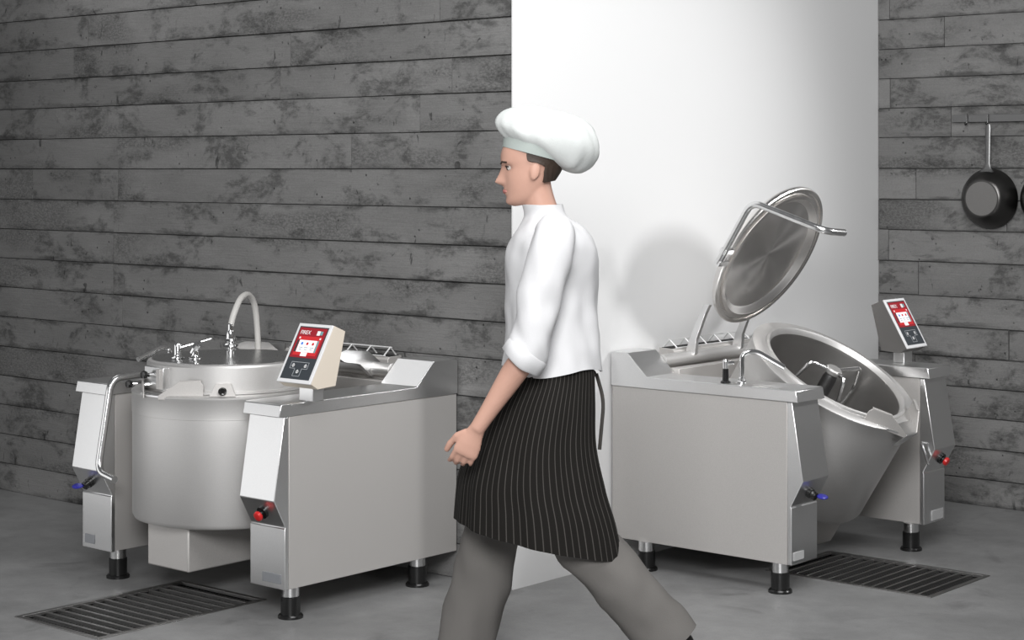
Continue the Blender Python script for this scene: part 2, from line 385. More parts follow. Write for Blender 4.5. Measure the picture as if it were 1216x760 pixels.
def machine(label, loc, rz, W, legs, back, tilt, post_y, panel_side, plates, right):
    plate_mat = 'plate_light' if tilt else 'plate_grey'
    t = thing('braising_kettle', label, 'kettle', loc, rz, None)
    D = back
    for s in (-1, 1):
        xo = s * W; xi = s * (W - .19)
        X = lambda d: s * (W - d)
        lohi = lambda a, b: (min(a, b), max(a, b))
        a, b = lohi(X(0), X(.012))
        obj('side_panel', mk(box, (a, -.05, .117), (b, D - .004, .7475)), 'panel_steel', t, bevel=.0015)
        a, b = lohi(X(.0125), X(.188))
        obj('pillar_body', mk(box, (a, -.049, .119), (b, D - .006, .7475)), 'panel_steel', t, bevel=.001)
        a, b = lohi(X(.001), X(.19))
        obj('pillar_cover', mk(prism, [(-.0505, .117), (-.07, .117), (-.07, .338), (-.066, .344), (-.122, .447), (-.072, .7475), (-.0505, .7475)], a, b), 'cover_steel', t, bevel=.0025)
        a, b = lohi(X(-.004), X(.196))
        obj('top_cap', mk(prism, [(-.102, .7485), (-.092, .793), (-.086, .7955), (.62, .7955), (.72, .890), (D, .890), (D, .7485)], a, b), 'cover_steel', t, bevel=.003)
        for (lx, ly) in legs[s]:
            o = obj('leg', mk(lathe, [(.0325, .06), (.0325, .1185)], T(lx, ly, 0), 24), 'tube_steel', t)
            obj('foot', mk(lathe, [(.047, .0), (.047, .008), (.043, .013), (.0365, .014), (.0365, .078), (.0345, .080)], T(lx, ly, 0), 24), 'black_plastic', o)
        x0, x1, z0, z1 = plates[s]
        obj('nameplate', mk(box, (x0, -.0735, z0), (x1, -.0705, z1)), plate_mat, t, bevel=.001)
    # drain tap lever (blue) on the x<0 pillar, emergency button (red) on the x>0 pillar
    nrm = Vector((0, -.896, -.444)); c = Vector((-W + .088, -.094, .393))
    k = obj('valve_knob', mk(lathe, [(.020, 0), (.020, .014), (.017, .016), (.017, .034), (.013, .037)], along(c, nrm), 20), 'black_plastic', t)
    bm = bmesh.new(); p = c + nrm * .030
    tube(bm, [c + nrm * .008 + Vector((-.004, 0, .012)), p + Vector((-.012, -.002, .010))], .005, 8)
    obj('lever_pin', bm, 'chrome', k)
    d = Vector((-.75 if not tilt else .55, -.60, -.05)).normalized()
    bm = bmesh.new(); q = p + d * .030
    lathe(bm, [(.0, -.005), (.017, -.005), (.021, -.002), (.021, .002), (.017, .005), (.0, .005)], along(q, Vector((0.0, -.30, .95))) @ Matrix.Diagonal((1.35, .95, 1, 1)), 24)
    obj('lever', bm, 'blue_plastic', k)
    c = Vector((W - .087, -.095, .398))
    k = obj('emergency_button', mk(lathe, [(.024, 0), (.024, .011), (.013, .012), (.013, .022)], along(c, nrm), 24), 'black_plastic', t)
    obj('button_head', mk(lathe, [(.010, .022), (.017, .023), (.0195, .028), (.017, .037), (.008, .040)], along(c, nrm), 24), 'red_plastic', k)
    # back body between the pillars
    xi = W - .197
    obj('rear_housing', mk(prism, ([(.57, .119), (.60, .74), (.60, .815), (.655, .815), (.655, .80)] if tilt else [(.655, .119), (.655, .80)]) + [(.712, .80), (.712, .825), (D - .005, .825), (D - .005, .119)], -xi, xi), 'panel_steel', t, bevel=.002)
    obj('hinge_bar', mk(tube, [(-xi, .69, .843), (xi, .69, .843)], .027, 24), 'vessel_steel', t)
    obj('flue', mk(prism, [(D - .095, .826), (D - .095, .872), (D - .085, .882), (D - .014, .884), (D - .014, .826)], -.31, .31), 'panel_steel', t, bevel=.002)
    bm = bmesh.new(); n = 6
    for i in range(n):
        x = -.28 + .56 * i / (n - 1)
        tube(bm, [(x, D - .088, .884), (x, D - .050, .917), (x, D - .016, .884)], .0034, 6)
    tube(bm, [(-.29, D - .050, .917), (.29, D - .050, .917)], .0028, 6)
    tube(bm, [(-.29, D - .088, .885), (.29, D - .088, .885)], .0022, 6)
    g = obj('wire_guard', bm, 'wire_steel', t)
    obj('flue_slot', mk(box, (-.305, D - .080, .8805), (.305, D - .025, .8855)), 'pit_black', t)
    # trunnions carrying the vessel
    for s in (-1, 1): obj('trunnion', mk(lathe, [(.045, -.03), (.045, .03)], along((s * (W - .215), .147, .657), (s, 0, 0)), 24), 'dark_steel', t)
    # ---- vessel
    a = R(tilt)
    KM = T(0, .185, .79) if not tilt else T(0, .109, .792) @ RX(a)
    if tilt:
        bm = mk(lathe, [(0, -.50), (.350, -.50), (.368, -.494), (.375, -.48), (.375, -.085), (.3765, -.084), (.3765, -.012), (.379, -.008), (.379, -.002), (.374, .0015), (.325, .006), (.322, .014), (.312, .017), (.306, .010), (.300, -.006)], None, 96)
    else:
        bm = mk(lathe, [(0, -.50), (.350, -.50), (.368, -.494), (.375, -.48), (.375, -.085), (.3765, -.084), (.3765, -.012), (.379, -.008), (.379, -.002), (.374, .0015), (.325, .006), (.322, .012), (.312, .014), (.306, .010), (.300, -.006)], None, 96)
    top = [f for f in bm.faces if len(f.verts) > 50]; bmesh.ops.delete(bm, geom=top, context='FACES')
    bmv = obj('vessel', bm, 'vessel_steel', t, KM)
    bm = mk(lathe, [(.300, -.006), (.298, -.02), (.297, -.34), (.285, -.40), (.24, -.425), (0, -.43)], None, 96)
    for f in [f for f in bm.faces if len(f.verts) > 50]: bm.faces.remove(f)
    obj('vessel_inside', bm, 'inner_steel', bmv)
    # spout: floor plate, two fins, tip
    bm = bmesh.new()
    plate(bm, [(-.165, -.315, .004), (-.045, -.415 if tilt else -.382, .002), (.045, -.415 if tilt else -.382, .002), (.165, -.315, .004), (.10, -.345, .004), (-.10, -.345, .004)], (0, 0, -.008))
    if tilt: plate(bm, [(-.045, -.418, .004), (.045, -.418, .004), (.030, -.385, -.075), (-.030, -.385, -.075)], (0, -.004, -.002))
    obj('spout', bm, 'cover_steel', bmv, bevel=.001)
    for s in (-1, 1):
        p0 = Vector((s * .185, -.285, 0)); p1 = Vector((s * .045, -.418 if tilt else -.388, 0)); ln = p1 - p0; nn = Vector((-ln.y, ln.x, 0)).normalized() * (-s) * .005
        up = Vector((0, 0, 1))
        bm = bmesh.new()
        plate(bm, [p0 - up * .01, p1 - up * .012, p1 + up * .004, p0 + ln * .52 + up * .058, p0 + ln * .06 + up * .058, p0 + up * .04], nn)
        q0 = p0 + ln * .06 + up * .058; q1 = p0 + ln * .52 + up * .058; ins = nn.normalized() * .014
        plate(bm, [q0, q1, q1 + ins, q0 + ins], (0, 0, .003))
        obj('spout_fin', bm, 'panel_steel', bmv, bevel=.001, ang=12)
    obj('base_box', mk(prism, [(-.305, -.67), (-.305, -.502), (.30, -.502), (.30, -.64), (.20, -.67)], -.1225, .1225), 'panel_steel', bmv, bevel=.006)
    if not tilt:
        # sensor bracket with black button on the rim
        bm = bmesh.new(); p0 = Vector((.200, -.265, .004)); p1 = Vector((.275, -.197, .004)); ln = p1 - p0; ou = Vector((ln.y, -ln.x, 0)).normalized()
        q = [p0 + ou * .030, p1 + ou * .030, p1 - ln * .22 + Vector((0, 0, .045)), p0 + ln * .22 + Vector((0, 0, .045))]
        plate(bm, q, -ou * .012); 
        br = obj('sensor_bracket', bm, 'panel_steel', bmv, bevel=.001)
        cc = (p0 + p1) / 2 + ou * .024 + Vector((0, 0, .018))
        obj('sensor_button', mk(lathe, [(.016, 0), (.016, .005), (.011, .007), (.009, .009), (0, .009)], along(cc, ou + Vector((0, 0, .8))), 20), 'black_plastic', br)
    else:
        # mixing arm
        hub = Vector((.05, .035, .0)); 
        bm = bmesh.new(); lathe(bm, [(.040, -.42), (.033, -.38), (.031, -.05), (.026, -.03)], T(*hub), 24)
        mx_ = obj('mixer_shaft', bm, 'dark_steel', bmv)
        obj('mixer_cap', mk(lathe, [(.024, -.03), (.036, -.022), (.036, -.006), (.030, 0), (0, .002)], T(*hub), 28), 'vessel_steel', mx_)
        for ang, l1, dz in ((-8, .175, -.10), (-110, .075, -.10), (148, .12, -.10)):
            d = Vector((math.cos(R(ang)), math.sin(R(ang)), 0))
            pts = [hub + d * .02 + Vector((0, 0, -.012)), hub + d * l1 + Vector((0, 0, .0)), hub + d * (l1 + .035) + Vector((0, 0, dz)), hub + d * (l1 - .015) + Vector((0, 0, dz - .16))]
            obj('mixer_arm', mk(tube, round_path(pts, .02), .0085, 10), 'tube_steel', mx_)
    # ---- lid
    cl = T(0, .185, .83)
    LM = cl if not tilt else T(0, .69, .843) @ RX(-R(60.7)) @ T(0, -.69, -.843) @ cl
    if tilt:
        prof = [(0, .034), (.20, .038), (.300, .036), (.322, .030), (.334, .018), (.337, .008), (.337, -.002), (.333, -.006), (.318, -.006), (.316, .002), (.304, .003), (.302, -.010), (.288, -.012), (.284, -.008), (.270, .004), (.262, .012), (0, .014)]
    else:
        prof = [(0, .082), (.10, .081), (.28, .079), (.302, .078), (.314, .074), (.319, .066), (.319, -.022), (.330, -.024), (.330, -.032), (0, -.030)]
    lid = obj('lid', mk(lathe, prof, None, 128), 'lid_steel' if tilt else 'vessel_steel', t, LM, ang=25)
    if not tilt:
        obj('lid_top', mk(lathe, [(0, .0835), (.10, .0825), (.28, .0805), (.300, .0795), (.300, .0785), (0, .080)], None, 96), 'lid_top_steel', lid)
    # lid handle
    hp = [(-.377, .02, .0), (-.377, -.285, -.017), (-.375, -.356, -.375), (-.262, -.358, -.395)] if tilt else [(-.377, .02, .0), (-.377, -.285, -.012), (-.375, -.352, -.372), (-.262, -.356, -.392)]
    h = obj('lid_handle', mk(tube, round_path(hp, .05, 8), .0145, 16), 'tube_steel', lid)
    bm = bmesh.new()
    for y in (-.04, .015): box(bm, (-.390, y - .012, -.016), (-.325, y + .012, .014))
    obj('handle_bracket', bm, 'chrome', lid, bevel=.002)
    for s in (-1, 1):
        x = (-.22 if s < 0 else .135) if tilt else s * .30; bm = bmesh.new()
        if tilt: pr_ = [(.475, -.005), (.53, .0), (.525, .035), (.43, .052), (.27, .062), (.255, .034), (.30, .034), (.42, .020)]
        else: pr_ = [(.49, -.018), (.535, .0), (.535, .04), (.47, .085), (.34, .100), (.285, .088), (.285, .078), (.335, .050), (.42, .035)]
        prism(bm, pr_, x - .011, x + .011)
        obj('lid_arm', bm, 'cover_steel', lid, bevel=.0015, ang=12)
    if not tilt:
        # fittings on the closed lid
        def fit(x, y, z=.083): return Vector((x, y, z))
        c = fit(-.070, -.200)
        v = obj('lid_valve', mk(lathe, [(.027, 0), (.027, .006), (.016, .011), (.0145, .016), (.0145, .050), (.011, .060), (0, .063)], T(*c), 24), 'chrome', lid)
        obj('valve_lever', mk(tube, [c + Vector((.005, 0, .042)), c + Vector((.10, .085, .078))], .0045, 8, radii=[.006, .004]), 'chrome', v)
        c = fit(.0, -.170)
        v = obj('lid_valve', mk(lathe, [(.027, 0), (.027, .006), (.015, .010), (.013, .016), (.013, .030)], T(*c), 24), 'chrome', lid)
        obj('valve_lever', mk(tube, [c + Vector((-.010, -.004, .022)), c + Vector((.004, .0, .044)), c + Vector((.014, .004, .060))], .010, 10, radii=[.013, .015, .009]), 'chrome', v)
        c = fit(-.012, .02)
        v = obj('spray_valve', mk(lathe, [(.020, 0), (.020, .018), (.013, .020), (.013, .030), (.029, .034), (.031, .042), (.026, .047), (.017, .050), (.022, .058), (.024, .066), (.019, .070), (.019, .080), (.015, .098), (.012, .100), (.012, .122), (.008, .128), (0, .129)], T(*c), 28), 'chrome', lid)
        hs = []
        P = [Vector(q) for q in ((-.012, .020, .198), (-.016, .040, .245), (-.040, .095, .300), (-.075, .165, .312), (-.102, .222, .272), (-.117, .250, .190), (-.120, .260, .082))]
        for i in range(25):
            u = i / 24 * (len(P) - 1); k = min(int(u), len(P) - 2); f = u - k
            a_, b_, c_, d_ = P[max(k - 1, 0)], P[k], P[k + 1], P[min(k + 2, len(P) - 1)]
            hs.append(.5 * ((2 * b_) + (c_ - a_) * f + (2 * a_ - 5 * b_ + 4 * c_ - d_) * f * f + (3 * b_ - a_ - 3 * c_ + d_) * f ** 3))
        obj('hose', mk(tube, hs, .0125, 14), 'hose_grey', v)
        # latch block on the lid front with two clamp knobs
        ou = Vector((-.12, -.99, 0)).normalized(); sd = Vector((.99, -.12, 0)).normalized()
        cc = ou * .333 + Vector((0, 0, .012)); bm = bmesh.new()
        Mx = Matrix.Translation(cc) @ Matrix((( sd.x, ou.x, 0, 0), (sd.y, ou.y, 0, 0), (0, 0, 1, 0), (0, 0, 0, 1)))
        box(bm, (-.072, -.04, -.035), (.062, .006, .05)); bm.transform(Mx)
        lb = obj('latch_block', bm, 'cover_steel', lid, bevel=.002)
        bm = bmesh.new(); box(bm, (.034, .006, -.03), (.060, .020, .046)); bm.transform(Mx); obj('latch_plate', bm, 'panel_steel', lb, bevel=.001)
        for (px_, pz_, ln) in ((-.030, .020, .018), (-.066, -.018, .048)):
            p = Mx @ Vector((px_, .006, pz_)); q = p + ou * ln + Vector((-.02, 0, 0)) * (ln > .03)
            bm = bmesh.new(); tube(bm, [p, q], .006, 10); tube(bm, [p + sd * .02, p + sd * .02 + ou * .02], .008, 10)
            obj('clamp_rod', bm, 'chrome', lb)
            obj('clamp_knob', mk(lathe, [(.006, -.004), (.014, 0), (.016, .008), (.014, .018), (0, .020)], along(q, ou), 7), 'black_plastic', lb)
    # ---- tap and hand shower on the cap of the x<0 pillar
    if tilt:
        b = Vector((-W + .080, .211, .796)); tip = [b + Vector((0, 0, .02)), b + Vector((0, 0, .118)), b + Vector((.045, -.035, .128)), b + Vector((.13, -.115, .060))]
    else:
        b = Vector((-W + .060, .33, .796)); tip = [b + Vector((0, 0, .02)), b + Vector((0, 0, .105)), b + Vector((.0, -.05, .108)), b + Vector((.012, -.175, .068))]
    f = obj('tap', mk(lathe, [(.020, 0), (.020, .006), (.014, .010), (.014, .020), (.010, .024)], T(*b), 20), 'chrome', t)
    obj('tap_spout', mk(tube, round_path(tip, .05, 8), .0105, 14), 'chrome', f)
    if tilt:
        b = Vector((-W + .040, .262, .796))
        f = obj('hand_shower', mk(lathe, [(.020, 0), (.020, .006), (.013, .010), (.012, .055), (.009, .058)], T(*b), 20), 'black_plastic', t)
        bm = bmesh.new(); lathe(bm, [(.009, .05), (.011, .064), (.013, .086), (.008, .094), (0, .095)], T(*b), 16)
        tube(bm, [b + Vector((0, 0, .080)), b + Vector((.026, -.022, .080))], .009, 12); obj('shower_head', bm, 'chrome', f)
        bm = bmesh.new(); tube(bm, round_path([(W - .1905, -.058, .47), (W - .215, -.075, .46), (W - .215, -.105, .385)], .012), .006, 10)
        obj('latch_rod', bm, 'tube_steel', t)
    # ---- control panel
    cxp = (W - .607) + .5595 - .0485 + .0485 - .0  # centre line of the post
    cxp = W - .0445
    xp = panel_side
    pn = obj('control_panel', mk(prism, [(.004, .8685), (.1235, 1.0735), (.18, 1.05), (.13, .851), (.04, .846)], -.0895, .0895), 'warm_reflection_side' if not tilt else 'grey_side', t, T(xp, post_y, 0), bevel=.002)
    obj('post', mk(box, (-.0375 + right, .05, .796), (.0375 + right, .105, .856)), 'cover_steel', pn, bevel=.004)
    FM = Matrix(((1, 0, 0, 0), (0, .4955, -.8686, 0), (0, .8686, .4955, .868), (0, 0, 0, 1)))
    def flat(name, u0, u1, v0, v1, z, mat, th=.0006): return obj(name, mk(box, (u0, v0, z), (u1, v1, z + th)), mat, pn, FM)
    obj('bezel', mk(box, (-.0895, 0, -.006), (.0895, .2385, .0015)), 'bezel', pn, FM, bevel=.002)
    flat('membrane', -.077, .077, .014, .226, .0015, 'membrane')
    flat('red_label', -.072, .072, .100, .221, .0022, 'label_red')
    flat('screen', -.060, .062, .109, .186, .0029, 'screen_red')
    flat('display', -.048, .044, .122, .170, .0036, 'screen_white')
    flat('display_tab', -.018, .014, .106, .121, .0036, 'screen_white')
    flat('display_edge', .046, .054, .122, .170, .0036, 'print_teal'); flat('display_edge', -.060, -.051, .122, .170, .0036, 'membrane')
    text_mesh('FIREX', .0225, pn, FM @ T(-.063, .194, .003), 'print_white', 'logo')
    flat('mark', .026, .042, .192, .210, .0029, 'print_white'); flat('mark', .044, .056, .194, .209, .0029, 'print_teal')
    flat('mark', -.057, -.050, .175, .182, .0036, 'print_white'); flat('mark', .051, .058, .175, .182, .0036, 'print_white')
    for u, m_ in ((-.030, 'print_blue'), (-.002, 'screen_red'), (.028, 'screen_red')):
        bm = bmesh.new(); lathe(bm, [(0, 0), (.006, 0), (.006, .0006), (0, .0006)], T(u, .156, .0043), 12); obj('icon', bm, m_, pn, FM)
        flat('caption', u - .010, u + .010, .139, .142, .0043, 'print_grey', .0003); flat('caption', u - .007, u + .007, .131, .134, .0043, 'print_grey', .0003)
    bm = bmesh.new(); z = .0025; q = [(-.046, .082), (.046, .082), (.046, .056), (.018, .056), (.018, .026), (-.018, .026), (-.018, .056), (-.046, .056), (-.046, .082)]
    for (a0, a1), (b0, b1) in zip(q, q[1:]):
        box(bm, (min(a0, b0) - .0008, min(a1, b1) - .0008, z), (max(a0, b0) + .0008, max(a1, b1) + .0008, z + .0005))
    obj('button_outline', bm, 'print_grey', pn, FM)
    for u, v in ((-.032, .068), (.032, .068), (0, .044)):
        bm = bmesh.new(); lathe(bm, [(.0045, 0), (.0065, 0), (.0065, .0005), (.0045, .0005)], T(u, v, z), 14, close=True)
        box(bm, (u - .0008, v - .004, z), (u + .0008, v + .008, z + .0005)); obj('button_symbol', bm, 'print_white', pn, FM)
    return t
WL, WR = .607, .628
machine('stainless steel kettle cooker standing upright with its flat lid closed', (-5.5865, 4.611, 0), 0, WL,
        {-1: [(-.4645, 0), (-.4645, .68)], 1: [(.5605, 0), (.5555, .682)]}, .860, 0, -.02, .5955, {-1: (-.5865, -.5245, .137, .173), 1: (.4865, .5865, .137, .172)}, .015)
machine('stainless steel kettle cooker with tilted vessel and raised open lid', (-3.875, 6.728, 0), R(90), WR,
        {-1: [(-.597, 0), (-.612, .637)], 1: [(.454, 0), (.454, .637)]}, .806, 31.7, .03, .568, {-1: (-.615, -.541, .132, .165), 1: (.505, .609, .126, .170)}, .01)

# ------------------------------------------------------------------ pans on the right wall
rail = thing('hook_rail', 'slim grey wall rail with small hooks holding the pans', 'rail', (-3.5, RW - .012, 1.90), 0)
obj('bar', mk(box, (-.766, -.012, -.018), (1.2, .0, .018)), 'dark_steel', rail, bevel=.001)
HX = [-4.184, -4.073, -3.78, -3.50, -3.2, -2.9]
for x in HX:
    obj('hook', mk(tube, round_path([(x + 3.5, -.016, .024), (x + 3.5, -.016, -.028), (x + 3.5, -.034, -.034), (x + 3.5, -.036, -.018)], .008, 4), .003, 8), 'black_plastic', rail)
def pan(label, x, z, tilt_):
    t = thing('saute_pan', label, 'pan', (x, RW - .012, z), 0, None)
    # opening faces the wall, base towards the room (-y)
    M = RX(R(90)) @ T(0, 0, .012)
    bm = mk(lathe, [(.147, 0), (.146, .004), (.130, .042), (.100, .080), (.090, .088), (.084, .0895), (0, .0895), (0, .0855), (.084, .0855), (.127, .042), (.144, .004), (.145, 0)], M, 72)
    obj('bowl', bm, 'pan_steel', t)
    obj('base', mk(lathe, [(0, .0897), (.080, .0897), (.082, .0905), (0, .0905)], M, 48), 'pan_base_steel', t)
    bm = bmesh.new()
    secs = []
    for zz, hw, ty, yy in ((.128, .040, .003, -.050), (.150, .020, .004, -.038), (.175, .0135, .006, -.033), (.30, .0145, .007, -.030), (.345, .0150, .006, -.030), (.362, .011, .004, -.030)):
        secs.append([(hw * math.cos(2 * math.pi * k / 14), yy + ty * math.sin(2 * math.pi * k / 14), zz) for k in range(14)])
    loft(bm, secs); obj('handle', bm, 'dark_steel', t)
    return t
pan('round steel pan with pale base disc hanging beside the white wall', -4.064, 1.508, 0)
pan('second dark pan hanging at the edge, cut off by the picture border', -3.757, 1.508, 0)

# ------------------------------------------------------------------ the walking cook
P0 = Vector((-3.84, 4.61, 0))
cook = thing('person', 'cook in white shirt, white cap and long dark striped apron walking past', 'person', P0, R(180) + TH)
def ell(c, rx, ry, n=40, ax=None, ay=None, ph=0., fold=0., fn=7, seed=0., zf=None):
    out = []; ax = Vector(ax or (1, 0, 0)); ay = Vector(ay or (0, 1, 0)); c = Vector(c)
    for k in range(n):
        a = 2 * math.pi * k / n
        m = 1 + fold * math.sin(fn * a + seed) + fold * .7 * math.sin((fn * 2 + 1) * a + seed * 1.7)
        p = c + ax * (rx * m * math.cos(a)) + ay * (ry * m * math.sin(a))
        if zf: p.z += zf(a)
        out.append(p)
    return out
def cr(keys, n):                       # Catmull-Rom resample of numeric tuples
    out = []
    for i in range(n):
        u = i / (n - 1) * (len(keys) - 1); k = min(int(u), len(keys) - 2); f = u - k
        A, B, C_, D_ = keys[max(k - 1, 0)], keys[k], keys[k + 1], keys[min(k + 2, len(keys) - 1)]
        out.append(tuple(.5 * (2 * b + (c - a) * f + (2 * a - 5 * b + 4 * c - d) * f * f + (3 * b - a - 3 * c + d) * f ** 3) for a, b, c, d in zip(A, B, C_, D_)))
    return out
def limb(bm, keys, n=24, seg=20):      # keys (x,y,z,r)
    k = cr(keys, n); tube(bm, [q[:3] for q in k], 0, seg, radii=[q[3] for q in k])
# head in its own frame (x fwd, z up from chin)
HEADM = T(.020, 0, 1.545) @ T(.0, 0, .12) @ Matrix.Rotation(R(10), 4, 'Y') @ T(0, 0, -.12)
HK = [(-.004, .078, .020, .020), (.006, .094, .000, .036), (.02, .098, -.018, .048), (.045, .097, -.040, .058), (.075, .096, -.062, .066), (.10, .094, -.080, .070), (.122, .090, -.090, .073), (.145, .097, -.094, .074), (.175, .092, -.093, .074), (.205, .072, -.080, .064), (.228, .038, -.048, .042), (.238, .008, -.012, .012)]
G = lambda x, m, s: math.exp(-((x - m) / s) ** 2)
def head_mesh(bm):
    n = 64; rings = []
    for (z, xf, xb, hw) in cr(HK, 60):
        cx_ = (xf + xb) / 2 - .01; r = []
        for k in range(n):
            a = 2 * math.pi * k / n - math.pi; ca, sa = math.cos(a), math.sin(a)
            x = cx_ + (xf - cx_ if ca > 0 else cx_ - xb) * math.copysign(abs(ca) ** .9, ca); y = hw * math.copysign(abs(sa) ** .92, sa)
            nose = .030 * G(z, .084, .014) + .017 * G(z, .104, .016) + .009 * G(z, .122, .012)
            x += nose * G(a, 0, .17)
            x += .010 * G(z, .080, .008) * (G(a, .2, .09) + G(a, -.2, .09)) * .6
            x += (.008 * G(z, .056, .006) + .008 * G(z, .043, .006) - .005 * G(z, .0495, .003)) * G(a, 0, .33)
            x += .007 * G(z, .014, .012) * G(a, 0, .45)
            soc = G(z, .124, .012) * (G(a, .52, .20) + G(a, -.52, .20)); x -= .010 * soc
            x += .005 * G(z, .142, .009) * (G(a, .45, .3) + G(a, -.45, .3))
            r.append(HEADM @ Vector((x, y, z)))
        rings.append(r)
    loft(bm, rings)
    for s in (-1, 1):                  # ears
        rr = []
        for i in range(9):
            u = -1 + 2 * i / 8; h = math.sqrt(max(0.02, 1 - u * u))
            rr.append([HEADM @ Vector((-.006 - u * .008 + .017 * h * math.cos(2 * math.pi * k / 12), s * (.074 + .006 * h * math.sin(2 * math.pi * k / 12)), .098 + .031 * u)) for k in range(12)])
        loft(bm, rr)
def hand(bm, wrist, L, Tm, Nm, curl=1.):
    wrist = Vector(wrist); L = Vector(L).normalized(); Tm = (Vector(Tm) - L * L.dot(Vector(Tm))).normalized(); Nm = L.cross(Tm) if L.cross(Tm).dot(Vector(Nm)) > 0 else -L.cross(Tm)
    pal = [(0, .027, .020), (.02, .030, .017), (.05, .039, .016), (.08, .042, .014), (.092, .038, .011)]
    loft(bm, [ell(wrist + L * d + Nm * .004 * (d / .09), a, b, 24, Tm, Nm) for d, a, b in pal])
    for i, (off, ln, r) in enumerate(((.031, .074, .0088), (.0105, .082, .0092), (-.0105, .076, .0088), (-.031, .060, .0078))):
        p = wrist + L * .084 + Tm * off * .96 + Nm * .004; d = (L + Tm * off * 1.6).normalized(); pts = [p - d * .02, p]; rad = [r * 1.05, r * 1.05]
        for j, (fr, an) in enumerate(((.44, 22), (.31, 30), (.25, 22))):
            d = (Matrix.Rotation(R(an * curl * (1 + .12 * i)), 3, L.cross(Nm)) @ d)
            for h in (.5, 1.): pts.append(p + d * ln * fr * h); rad.append(r * (1.0 - .09 * j - .05 * h))
            p = p + d * ln * fr
        pts.append(p + d * .004); rad.append(r * .45)
        tube(bm, pts, r, 12, radii=rad)
    p = wrist + L * .022 + Tm * .022 + Nm * .006
    d = (L * .72 + Tm * .62 + Nm * .30).normalized()
    pts = [p, p + d * .038]; d2 = (L * .92 + Tm * .26 + Nm * .30).normalized(); pts += [pts[-1] + d2 * .018, pts[-1] + d2 * .034]
    d3 = (L * .95 + Tm * .05 + Nm * .3).normalized(); pts += [pts[-1] + d3 * .016, pts[-1] + d3 * .028, pts[-1] + d3 * .031]
    tube(bm, pts, .01, 12, radii=[.015, .0135, .0112, .0115, .0105, .0088, .004])
hipL, kneeL, ankL = (-.055, .09, .93), (-.115, .095, .50), (-.415, .09, .150)
hipR, kneeR, ankR = (-.03, -.09, .93), (.135, -.09, .50), (.235, -.09, .085)
shL, elL, wrL = (-.045, .185, 1.430), (.030, .255, 1.090), (.195, .245, .835)
shR, elR, wrR = (-.045, -.185, 1.430), (-.06, -.250, 1.100), (.06, -.215, .860)
bm = bmesh.new(); head_mesh(bm)
limb(bm, [(-.045, 0, 1.36, .075), (-.030, 0, 1.45, .066), (-.012, 0, 1.52, .053), (.006, 0, 1.585, .052), (.014, 0, 1.64, .054)])
loft(bm, [ell((c, 0, z), rx, ry, 32) for z, c, rx, ry in ((.84, -.04, .10, .15), (.92, -.045, .115, .165), (1.02, -.045, .108, .150), (1.12, -.042, .100, .135), (1.25, -.042, .112, .150), (1.36, -.042, .112, .165), (1.43, -.042, .090, .160), (1.475, -.036, .060, .09))])
for hp, kn, an in ((hipL, kneeL, ankL), (hipR, kneeR, ankR)):
    V = Vector; mid = (V(hp) + V(kn)) / 2; cal = V(kn).lerp(V(an), .32)
    limb(bm, [(*hp, .092), (*mid, .078), (*kn, .056), (*cal, .054), (*V(kn).lerp(V(an), .75), .036), (*an, .034)])
for sh, el, wr in ((shL, elL, wrL), (shR, elR, wrR)):
    V = Vector; limb(bm, [(*(V(sh) + V((0, 0, .01))), .056), (*V(sh).lerp(V(el), .4), .047), (*el, .039), (*V(el).lerp(V(wr), .28), .041), (*V(el).lerp(V(wr), .75), .029), (*wr, .025)])
hand(bm, wrL, Vector(wrL) - Vector(elL) + Vector((-.03, 0, -.02)), (.8, 0, .55), (0, -1, 0), 1.0)
hand(bm, wrR, Vector(wrR) - Vector(elR), (.5, .1, .8), (0, 1, 0), 1.1)
def foot(bm, an, pitch, r=1.0, h=0.):
    M = T(*an) @ Matrix.Rotation(pitch, 4, 'Y'); secs = []
    for x, z0, z1, hw in ((-.055, -.070, -.020, .022), (-.045, -.078, .0, .030), (-.01, -.08, .025, .034), (.04, -.08, .010, .037), (.09, -.08, -.022, .041), (.14, -.08, -.040, .044), (.175, -.08, -.050, .036), (.190, -.078, -.060, .018)):
        zc, hz = (z0 + z1) / 2, (z1 - z0) / 2
        secs.append([M @ Vector((x * r, hw * r * math.cos(2 * math.pi * k / 20), zc + hz * r * math.sin(2 * math.pi * k / 20))) for k in range(20)])
    loft(bm, secs)
foot(bm, ankR, 0); foot(bm, ankL, R(32))
smooth(bm); me = bpy.data.meshes.new('body'); bm.to_mesh(me); bm.free()
tmp = bpy.data.objects.new('tmp', me); COL.objects.link(tmp)
rm = tmp.modifiers.new('r', 'REMESH'); rm.mode = 'VOXEL'; rm.voxel_size = .0045; rm.use_smooth_shade = True
sm = tmp.modifiers.new('s', 'SMOOTH'); sm.factor = .5; sm.iterations = 3
me2 = bpy.data.meshes.new_from_object(tmp.evaluated_get(bpy.context.evaluated_depsgraph_get())); bpy.data.objects.remove(tmp)
me2.name = 'body'; me2.materials.clear(); me2.materials.append(MATS['skin'])
for p in me2.polygons: p.use_smooth = True
body = bpy.data.objects.new('body', me2); COL.objects.link(body); body.parent = cook
